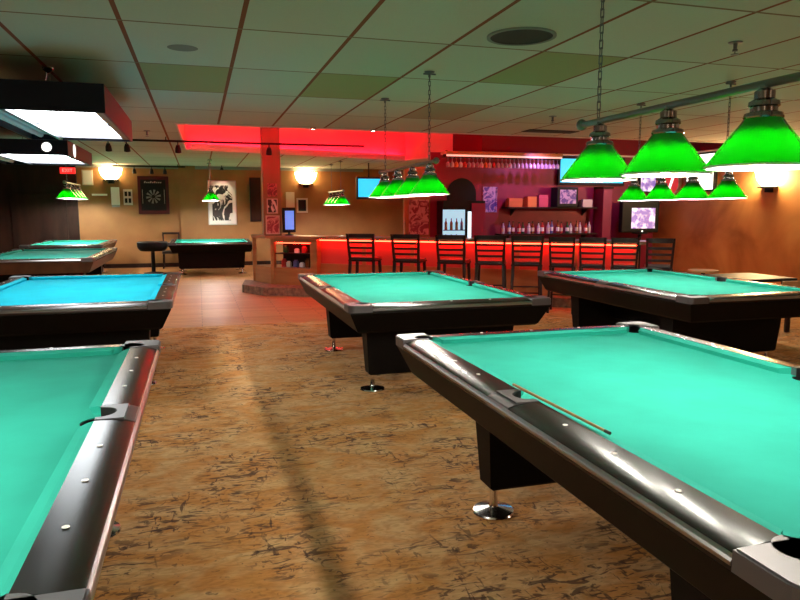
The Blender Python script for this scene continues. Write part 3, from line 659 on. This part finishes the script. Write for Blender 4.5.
# drinks cooler
fd = thing('drinks_cooler', 'tall black drinks cooler with a glowing glass door by the arched doorway', 'cooler', (5.64, 14.05, 0))
MB().box(-.50, .52, .03, .40, 0, 1.86, .01).build('cabinet', M['black'], fd)
MB().box(-.49, .02, -.005, .03, .06, 1.66).build('glass_door', M['fridge_glow'], fd, label='glowing glass door')
MB().box(-.5, .02, -.012, .03, .0, .06).box(-.5, .03, -.012, .03, 1.66, 1.86).box(.02, .08, -.012, .03, 0, 1.86).build('door_frame', M['black'], fd)
MB().box(.10, .17, -.012, .03, .1, 1.62).build('door_light', M['fridge_tube'], fd, label='white strip light')
MB().box(.18, .51, -.005, .03, .06, 1.8).build('side_door', M['plum'], fd, label='dark second door')
sh = MB()
for z in (.5, .85, 1.2): sh.box(-.49, .02, -.012, -.004, z, z+.02)
sh.build('shelf_edges', M['black'], fd)
for i in range(10):
    z = (.52, .87, 1.22)[i % 3] if i < 9 else 1.22
    o = MB().lathe([(.0, 0), (.032, 0), (.032, .15), (.012, .20), (.012, .25), (0, .25)], 12, cap=False).build('bottle', M[['bottle_blue', 'bottle_green', 'bottle_brown'][i % 3]], None, True)
    o.location = (5.64-.44+.125*(i//3) if i < 9 else 5.64-.03-.04, 14.01, z)
    tag(o, 'bottle showing against the glowing cooler door', 'bottle', 'bottles in the drinks cooler')
def wall_pic(name, label, cat, x0, x1, z0, z1, y, frm, prt, bw=.04, group=None):
    o_ = thing(name, label, cat, ((x0+x1)/2, y, z0), 0, group); w_, h_ = (x1-x0)/2, z1-z0
    f = MB().box(-w_, w_, -.03, -.008, 0, bw).box(-w_, w_, -.03, -.008, h_-bw, h_).box(-w_, -w_+bw, -.03, -.008, bw, h_-bw).box(w_-bw, w_, -.03, -.008, bw, h_-bw)
    f.build('frame', frm, o_); MB().box(-w_, w_, -.012, -.002, 0, h_).build('print', prt, o_); return o_
wall_pic('poster', 'violet and white poster on the crimson wall right of the arched doorway', 'poster', 6.27, 6.62, 1.60, 2.18, YBAR, M['poster_blue'], M['poster_blue'], .02)
# lit cove sign by the lamp
# shelves
def shelf(label, x0, x1, z, back=.0):
    o_ = thing('wall_shelf', label, 'shelf', ((x0+x1)/2, YBAR, z)); w_ = (x1-x0)/2
    MB().box(-w_, w_, -.30, -.003, -.035, 0, .004).build('board', M['dark_wood'], o_)
    for sx in (-.8, .8): MB().prism([(-.26, -.035), (-.003, -.035), (-.003, -.2)], -.012, .012, mtx=Matrix.Translation((sx*w_, 0, 0)) @ Matrix(((0, 0, 1, 0), (1, 0, 0, 0), (0, 1, 0, 0), (0, 0, 0, 1)))).build('bracket', M['dark_wood'], o_)
shelf('upper dark wooden wall shelf behind the bar, carrying boxes and a small television', 6.75, 9.1, 1.72)
shelf('lower dark wooden wall shelf behind the bar, lined with bottles', 6.6, 9.12, 1.11)
MB_s = thing('side_cabinet', 'tall dark red cabinet side at the right end of the bar shelves', 'cabinet', (9.3, 14.3, 0))
MB().box(-.12, .12, -.2, .19, 0, 2.15, .01).build('body', M['plum'], MB_s); MB().box(-.14, .14, -.22, .19, 2.15, 2.2).build('cornice', M['dark_wood'], MB_s)
cs = ['bottle_clear', 'bottle_blue', 'bottle_brown', 'bottle_clear', 'bottle_red', 'bottle_green']
bwords = []
for i in range(19):
    h_ = .26+.05*random.random(); r_ = .034+.01*random.random()
    bo = thing('liquor_bottle', {'bottle_clear': 'pale', 'bottle_blue': 'blue', 'bottle_brown': 'brown', 'bottle_red': 'red', 'bottle_green': 'green'}[cs[(i*7+i//3) % 6]]+' liquor bottle on the lower bar shelf, '+place(i, 19), 'bottle', (6.72+i*.125, 14.33-.06*(i % 2), 1.11), 0, 'bottles on the lower bar shelf')
    MB().lathe([(0, 0), (r_, 0), (r_, h_*.58), (r_*.35, h_*.76), (r_*.35, h_*.92), (0, h_*.92)], 14, cap=False).build('body', M[cs[(i*7+i//3) % 6]], bo, True)
    MB().lathe([(r_*.42, h_*.9), (r_*.42, h_), (0, h_)], 10, cap=False).build('cap', M['black'], bo)
    MB().lathe([(r_*1.02, h_*.18), (r_*1.02, h_*.48)], 14, cap=False).build('paper_label', M['white'] if i % 3 else M['cream'], bo, True)
def carton(label, x, y, z, w_, d_, h_, m_, rz=0):
    o_ = MB().box(-w_/2, w_/2, -d_/2, d_/2, 0, h_*.8, .004).prism([(-w_/2+.004, -d_/2+.004), (w_/2-.004, -d_/2+.004), (w_/2-.03, d_/2-.02), (-w_/2+.03, d_/2-.02)], h_*.8, h_).build('carton', M[m_])
    o_.location = (x, y, z); o_.rotation_euler = (0, 0, rz); tag(o_, label, 'box'); return o_
carton('orange-brown carton at the left end of the upper bar shelf', 6.98, 14.33, 1.72, .34, .2, .2, 'orange_box')
carton('tilted orange carton on the upper bar shelf beside a pink one', 7.38, 14.33, 1.72, .26, .2, .24, 'orange_box', .2)
carton('pink carton on the upper bar shelf', 7.70, 14.33, 1.72, .22, .2, .28, 'pink_box', -.15)
carton('cream carton at the right end of the upper bar shelf', 8.85, 14.33, 1.72, .26, .2, .18, 'cream')
tvs = thing('television', 'small dark boxy television with violet screen on the upper bar shelf', 'television', (8.27, 14.30, 1.72))
MB().box(-.28, .28, -.14, .16, 0, .46, .02).build('case', M['black'], tvs); MB().box(-.2, .22, -.146, -.138, .08, .40).build('screen', M['poster_blue'], tvs)
# small picture-tube television at the right end
tv = thing('television', 'black picture-tube television with bright screen near the right end of the bar', 'television', (10.08, 13.9, 0), R(-8))
MB().lathe([(.22, 0), (.2, .03), (.04, .05), (.04, 1.08), (.18, 1.10), (.18, 1.12)], 20).build('stand', M['black'], tv, True)
MB().box(-.50, .45, -.05, .12, 1.12, 1.90, .03).loft([[(-.45, .12, 1.16), (.4, .12, 1.16), (.4, .12, 1.86), (-.45, .12, 1.86)], [(-.25, .42, 1.25), (.2, .42, 1.25), (.2, .42, 1.7), (-.25, .42, 1.7)]]).build('case', M['black'], tv)
MB().box(-.25, .34, -.06, -.045, 1.22, 1.70).build('screen', M['crt'], tv)
MB().lathe([(0, 0), (.02, 0), (.02, .01), (0, .01)], 12, mtx=Matrix.Translation((.03, -.05, 1.155)) @ Matrix.Rotation(R(90), 4, 'X')).build('power_light', M['sign_white'], tv)
# flat screens and lit sign hung high
def flat_tv(label, x0, x1, z0, z1, y, scr, rod=True):
    o_ = thing('television', label, 'television', ((x0+x1)/2, y, z0)); w_, h_ = (x1-x0)/2, z1-z0
    MB().box(-w_, w_, -.03, .05, 0, h_, .012).build('case', M['black'], o_)
    MB().box(-w_+.05, w_-.05, -.036, -.029, .06, h_-.05).build('screen', scr, o_)
    top = (CEIL if not rod == 'wall' else 0)-z0
    if rod is True: MB().tube((0, .02, h_-.01), (0, .02, CEIL-z0), .02, 10).build('mount', M['black'], o_)
flat_tv('flat television with cyan screen hung behind the middle table light', 4.15, 4.86, 1.95, 2.55, 18.2, M['cyan'])
flat_tv('flat television with cyan screen high on the crimson wall behind the largest green lamps', 8.15, 9.95, 2.24, 2.90, YBAR-.06, M['cyan'], 'wall')
sg = thing('lit_sign', 'violet and white lit wall sign high in the right corner of the bar wall', 'sign', (10.62, YBAR, 2.08), 0, 'lit signs in the bar corner')
MB().box(-.24, .24, -.10, -.003, 0, .46, .01).build('box', M['black'], sg)
MB().box(-.21, .21, -.106, -.099, .03, .43).build('face', M['crt'], sg)
sg = thing('lit_sign', 'round red sign with white stripe on the ochre wall by the bar corner', 'sign', (XR, 13.8, 2.10), R(-90), 'lit signs in the bar corner')
MB().lathe([(0, 0), (.27, 0), (.27, .08), (0, .08)], 32, cap=False, mtx=Matrix.Translation((0, -.003, .18)) @ Matrix.Rotation(R(90), 4, 'X')).build('box', M['white'], sg)
MB().lathe([(0, 0), (.25, 0), (.25, .004), (0, .004)], 32, cap=False, mtx=Matrix.Translation((0, -.084, .18)) @ Matrix.Rotation(R(90), 4, 'X')).build('disc', M['sign_red'], sg, label='red disc')
MB().box(-.04, .04, -.094, -.089, -.23, .23, mtx=Matrix.Translation((0, 0, .18)) @ Matrix.Rotation(R(25), 4, 'Y')).build('stripe', M['sign_white'], sg, label='white stripe')
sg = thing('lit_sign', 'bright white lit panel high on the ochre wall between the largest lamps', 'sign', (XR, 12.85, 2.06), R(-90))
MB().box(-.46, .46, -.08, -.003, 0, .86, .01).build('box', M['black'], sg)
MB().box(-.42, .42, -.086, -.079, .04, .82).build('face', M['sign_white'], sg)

# ------------------------------------------------------------------ far wall fittings
def sconce(label, x, y, z, w_, m_, rz=0, P=0):
    o_ = thing('wall_sconce', label, 'wall light', (x, y, z), rz, 'bowl wall sconces')
    t2 = bmesh.new(); rings = []
    n = 16
    for (r_, zz) in ((.25, .0), (.55, .03), (.85, .12), (1.0, .26)):
        rings.append([t2.verts.new((w_/2*r_*math.cos(R(180+180*i/n)), w_/2*.8*r_*math.sin(R(180+180*i/n)), zz*w_/.5)) for i in range(n+1)])
    for a_, b2 in zip(rings, rings[1:]):
        for i in range(n): t2.faces.new((a_[i], a_[i+1], b2[i+1], b2[i]))
    q = MB(); q.add(t2); q.build('bowl', m_, o_, True)
    MB().prism([(-.05, -.08), (.05, -.08), (.09, 0), (-.09, 0)], -.10, .02).build('bracket', M['black'], o_)
    MB().prism([(-w_*.3, -w_*.22), (w_*.3, -w_*.22), (w_*.34, 0), (-w_*.34, 0)], -.02, .012).build('base_plate', M['black'], o_)
sconce('glowing bowl wall sconce on the far wall left of the dartboard cabinet', -2.33, YB, 2.50, .62, M['sconce'])
sconce('glowing bowl wall sconce on the far wall right of the bar column', 3.2, YB, 2.44, .68, M['sconce'])
sconce('glowing bowl wall sconce high on the ochre plaster wall at right', XR, 10.95, 2.10, .62, M['sconce_big'], R(-90))
for lb_, x_, y_, rz_ in (('added bowl sconce for fill light on the ochre wall, out of view at right', XR, 5.0, -90), ('added bowl sconce for fill light on the ochre wall, unseen beside the camera', XR, -.5, -90), ('added bowl sconce for fill light on the left wall, unseen beside the camera', XL, 2.0, 90), ('left added bowl sconce for fill light, unseen on the wall behind the camera', -2.0, YF, 180), ('right added bowl sconce for fill light, unseen on the wall behind the camera', 4.0, YF, 180)):
    sconce(lb_, x_, y_, 2.10, .62, M['fill_sconce'], R(rz_))  # unseen sconces added as fill light for the ceiling and room
o = thing('exit_sign', 'small red lit exit sign on the dark panelling', 'sign', (-3.38, YB-.35, 2.64)); 
MB().box(-.19, .19, -.04, .04, 0, .17, .008).build('case', M['exit'], o)
MB().tube((0, 0, .2), (0, 0, CEIL-2.64), .012, 8).build('rod', M['black'], o)
def text(s_, size, loc, m_, parent, name='lettering', rx=R(90)):
    cu = bpy.data.curves.new(name, 'FONT'); cu.body = s_; cu.size = size; cu.align_x = 'CENTER'; cu.align_y = 'CENTER'; cu.extrude = .002
    ob = bpy.data.objects.new('tmp', cu); C.objects.link(ob)
    dg = bpy.context.evaluated_depsgraph_get(); me = bpy.data.meshes.new_from_object(ob.evaluated_get(dg))
    bpy.data.objects.remove(ob)
    me.materials.clear(); me.materials.append(m_)
    q = bpy.data.objects.new(name, me); C.objects.link(q); q.location = loc; q.rotation_euler = (rx, 0, 0); q.parent = parent; return q
text('EXIT', .13, (0, -.043, .085), M['pink_lit'], o)
# dartboard cabinet
db = thing('dartboard_cabinet', 'dark red framed dartboard cabinet on the far wall', 'dartboard', (-1.21, YB, 1.54))
MB().box(-.42, .42, -.10, -.003, 0, 1.08, .01).build('cabinet', M['maroon'], db)
MB().box(-.34, .34, -.104, -.099, .10, .98).build('backing', M['black'], db)
MB().lathe([(0, 0), (.24, 0), (.25, .02), (0, .02)], 40, cap=False, mtx=Matrix.Translation((0, -.104, .50)) @ Matrix.Rotation(R(90), 4, 'X')).build('dartboard', M['black'], db)
w = MB()
for i in range(20):
    if i % 2: continue
    a0, a1 = R(i*18), R(i*18+18)
    w.prism([(.05*math.cos(a0), .05*math.sin(a0)), (.2*math.cos(a0), .2*math.sin(a0)), (.2*math.cos(a1), .2*math.sin(a1)), (.05*math.cos(a1), .05*math.sin(a1))], .02, .023, mtx=Matrix.Translation((0, -.104, .50)) @ Matrix.Rotation(R(90), 4, 'X'))
w.build('scoring_wedges', M['flatgrey'], db)
w = MB()
px = -.24
for i in range(9):   # handwritten-looking mark, illegible in the photo
    h_ = .05 if i in (0, 3, 5) else .028
    w.prism([(px, 0), (px+.035, 0), (px+.045, h_), (px+.012, h_)], 0, .003, mtx=Matrix.Translation((0, -.105, .885)) @ Matrix.Rotation(R(90), 4, 'X')); px += .053
w.box(-.30, -.29, -.107, -.104, .3, .7).box(.29, .3, -.107, -.104, .3, .7)
w.build('script_mark', M['cream'], db)
# framed black and white print with picture light
pf = thing('framed_print', 'large black and white print in a white frame on the far wall', 'picture', (.70, YB, 1.22))
MB().box(-.41, .41, -.04, -.003, 0, 1.30, .006).build('frame', M['steel'], pf)
MB().box(-.38, .38, -.044, -.039, .03, 1.27).build('mat_board', M['white'], pf)
MB().box(-.29, .29, -.048, -.043, .13, 1.16).build('print', M['poster_bw'], pf)
pl = thing('picture_light', 'small lit spot above the black and white print', 'spot light', (.70, 20.45, CEIL))
MB().tube((0, 0, 0), (0, 0, -.06), .012, 8).lathe([(.03, -.06), (.055, -.13), (.045, -.13)], 16).build('can', M['black'], pl, True)
MB().lathe([(0, -.125), (.042, -.125), (.042, -.12)], 16, cap=False).build('lens', M['spot'], pl)
# white phone box, switch plates and notices on the far wall
o = thing('notice_board', 'cream notice board beside the left wall sconce', 'notice board', (-2.94, YB, 2.35))
MB().box(-.14, .14, -.03, -.003, 0, .42, .005).build('panel', M['cream'], o); MB().box(-.11, .11, -.034, -.029, .03, .39).build('sheet', M['white'], o)
o = thing('intercom_box', 'white upright box on the far wall under the left sconce', 'wall box', (-2.235, YB, 1.80))
MB().box(-.11, .11, -.08, -.003, 0, .50, .01).build('casing', M['white'], o); MB().box(-.10, .10, -.06, -.003, -.06, 0).build('base', M['flatgrey'], o)
o = thing('wall_panel', 'cream panel with four dark squares left of the dartboard cabinet', 'panel', (-1.905, YB, 1.80))
MB().box(-.12, .12, -.03, -.003, 0, .44, .005).build('plate', M['cream'], o)
for sx in (-.05, .05):
    for z in (.06, .25): MB().box(sx-.035, sx+.035, -.036, -.029, z, z+.13).build('picture', M['black'], o)
o = MB().box(-.2, .2, -.02, -.003, 0, .05, .004).box(-.2, .2, -.026, -.016, .015, .035).build('wall_strip', M['white']); o.location = (-2.65, YB, 2.06); tag(o, 'thin white strip on the far wall left of the white box', 'strip')
o = thing('dark_cabinet', 'tall narrow black cabinet on the far wall just left of the bar column', 'cabinet', (1.66, YB, 1.32))
MB().box(-.16, .16, -.12, -.003, 0, 1.30, .01).build('body', M['black'], o); MB().box(-.13, .13, -.126, -.119, .05, 1.25).build('door', M['dark_wood'], o)
o = thing('notice', 'cream notice on the far wall below the sconce right of the bar column', 'notice', (2.71, YB, 1.74))
MB().box(-.13, .13, -.02, -.003, 0, .46, .003).build('sheet', M['cream'], o); MB().box(-.02, .02, -.03, -.018, .42, .45).build('clip', M['steel'], o)
wall_pic('framed_picture', 'small dark framed picture on the far wall below the right sconce', 'picture', 2.9, 3.24, 1.58, 2.02, YB, M['cream'], M['black'], .05)
wall_pic('poster', 'tall pale pink poster on the side partition left of the drinks cooler', 'poster', 4.50, 4.96, 1.1, 1.88, 14.5, M['poster_pink'], M['poster_pink'], .02)
# the partition stub the pink poster hangs on
struct(MB().box(4.40, 5.0, 14.5, 14.6, 0, 2.6).build('wall_partition', M['back_wall']))
# chair by the far black table
ch = thing('wooden_chair', 'dark wooden chair with open square back left of the far black table', 'chair', (-.78, 20.52, 0), R(180))
for sx in (-1, 1):
    quad_leg(sx*.22, .2, 0, sx*.2, .19, .44).build('leg', M['stool'], ch); quad_leg(sx*.22, -.22, 0, sx*.2, -.2, .44).build('leg', M['stool'], ch)
    quad_leg(sx*.2, -.2, .44, sx*.22, -.26, 1.02).build('back_post', M['stool'], ch)
MB().box(-.24, .24, -.24, .24, .42, .50, .02).build('seat', M['seatpad'], ch)
MB().box(-.22, .22, -.27, -.235, .96, 1.02).build('top_rail', M['stool'], ch); MB().box(-.21, .21, -.25, -.22, .60, .64).build('lower_rail', M['stool'], ch)
dk = thing('side_table', 'dark low round table left of the black far table', 'table', (-1.17, 18.75, 0))
MB().lathe([(0, .60), (.30, .60), (.36, .66), (.38, .72), (.38, .82), (.36, .84), (0, .84)], 30, cap=False).build('table_top', M['black'], dk, True)
MB().lathe([(.24, 0), (.24, .03), (.05, .06), (.05, .60)], 20).build('pedestal', M['black'], dk, True)
# outlet
o = MB().box(-.06, .06, -.015, -.003, 0, .14, .004).box(-.03, .03, -.02, -.01, .02, .05).box(-.03, .03, -.02, -.01, .09, .12).build('wall_outlet', M['white']); o.location = (-1.33, YB, .62); tag(o, 'small white outlet low on the far wall above the baseboard', 'outlet')

# ------------------------------------------------------------------ right side furniture
tb = thing('side_table', 'dark square table against the right side behind the right-hand pool table', 'table', (7.25, 7.55, 0))
MB().box(-.42, .42, -.42, .42, .70, .74, .008).build('table_top', M['black'], tb)
for sx in (-1, 1):
    for sy in (-1, 1): MB().box(sx*.36-.025, sx*.36+.025, sy*.36-.025, sy*.36+.025, 0, .70).build('leg', M['dark_wood'], tb)
tb = thing('side_table', 'small tan-topped table between the rightmost bar stool and the dark square table', 'table', (7.42, 8.62, 0))
MB().lathe([(0, .70), (.22, .70), (.225, .715), (.22, .73), (0, .73)], 28, cap=False).build('table_top', M['tan_wood'], tb)
MB().tube((0, 0, .03), (0, 0, .70), .03, 12).build('post', M['black'], tb); MB().lathe([(.2, 0), (.19, .02), (.03, .04)], 24).build('base', M['black'], tb)
chr_ = thing('tan_chair', 'tan wooden chair with chrome front leg low at the right edge behind the tables', 'chair', (7.48, 6.80, 0))
for sx in (-1, 1):
    MB().tube((sx*.2, -.2, 0), (sx*.2, -.2, .44), .016, 10).build('leg', M['chrome'], chr_); MB().tube((sx*.2, .2, 0), (sx*.2, .2, .72), .016, 10).build('leg', M['chrome'], chr_)
MB().box(-.22, .22, -.22, .22, .40, .45, .012).build('seat', M['tan_wood'], chr_)
MB().box(-.2, .2, -.185, -.165, .1, .40).build('front_panel', M['tan_wood'], chr_)
MB().box(-.2, .2, .19, .215, .5, .72, .008).build('backrest', M['tan_wood'], chr_)

# ------------------------------------------------------------------ lights
def area(name, loc, rot, sx, sy, P, col):
    l = bpy.data.lights.new(name, 'AREA'); l.shape = 'RECTANGLE'; l.size = sx; l.size_y = sy; l.energy = P; l.color = col
    o_ = bpy.data.objects.new(name, l); C.objects.link(o_); o_.location = loc; o_.rotation_euler = rot; return o_
def spot(name, loc, target, P, col, ang=60, blend=.6):
    l = bpy.data.lights.new(name, 'SPOT'); l.energy = P; l.color = col; l.spot_size = R(ang); l.spot_blend = blend; l.shadow_soft_size = .04
    o_ = bpy.data.objects.new(name, l); C.objects.link(o_); o_.location = loc
    o_.rotation_euler = (Vector(target)-Vector(loc)).to_track_quat('-Z', 'Y').to_euler(); return o_
spot('picture_spot', (.70, 20.43, CEIL-.135), (.70, 20.95, 1.8), 45, (1, .8, .55), 70)
# violet downlight on the bar wall
spot('bar_spot', (7.3, 13.3, 2.85), (7.3, 14.5, 1.6), 90, (.75, .35, 1.0), 120, 1.0)
spot('bar_spot', (9.2, 13.3, 2.85), (9.0, 14.5, 1.5), 50, (.75, .35, 1.0), 120, 1.0)

# ------------------------------------------------------------------ world, camera, view
wd = bpy.data.worlds.new('World'); bpy.context.scene.world = wd; wd.use_nodes = True
wd.node_tree.nodes['Background'].inputs[0].default_value = (.05, .05, .05, 1)
cam = bpy.data.cameras.new('camera'); co = bpy.data.objects.new('camera', cam); C.objects.link(co)
cam.sensor_width = 36; cam.lens = 36*676/800; cam.clip_start = .02; cam.clip_end = 200
co.location = (0, 0, H); co.rotation_euler = (R(90-7.5), 0, R(-16.5))
sc = bpy.context.scene; sc.camera = co
sc.view_settings.view_transform = 'Standard'; sc.view_settings.look = 'None'
sc.view_settings.gamma = 1; sc.view_settings.use_curve_mapping = False
sc.view_settings.exposure = 0.0
sc.cycles.max_bounces = 8
sc.cycles.sample_clamp_indirect = 6
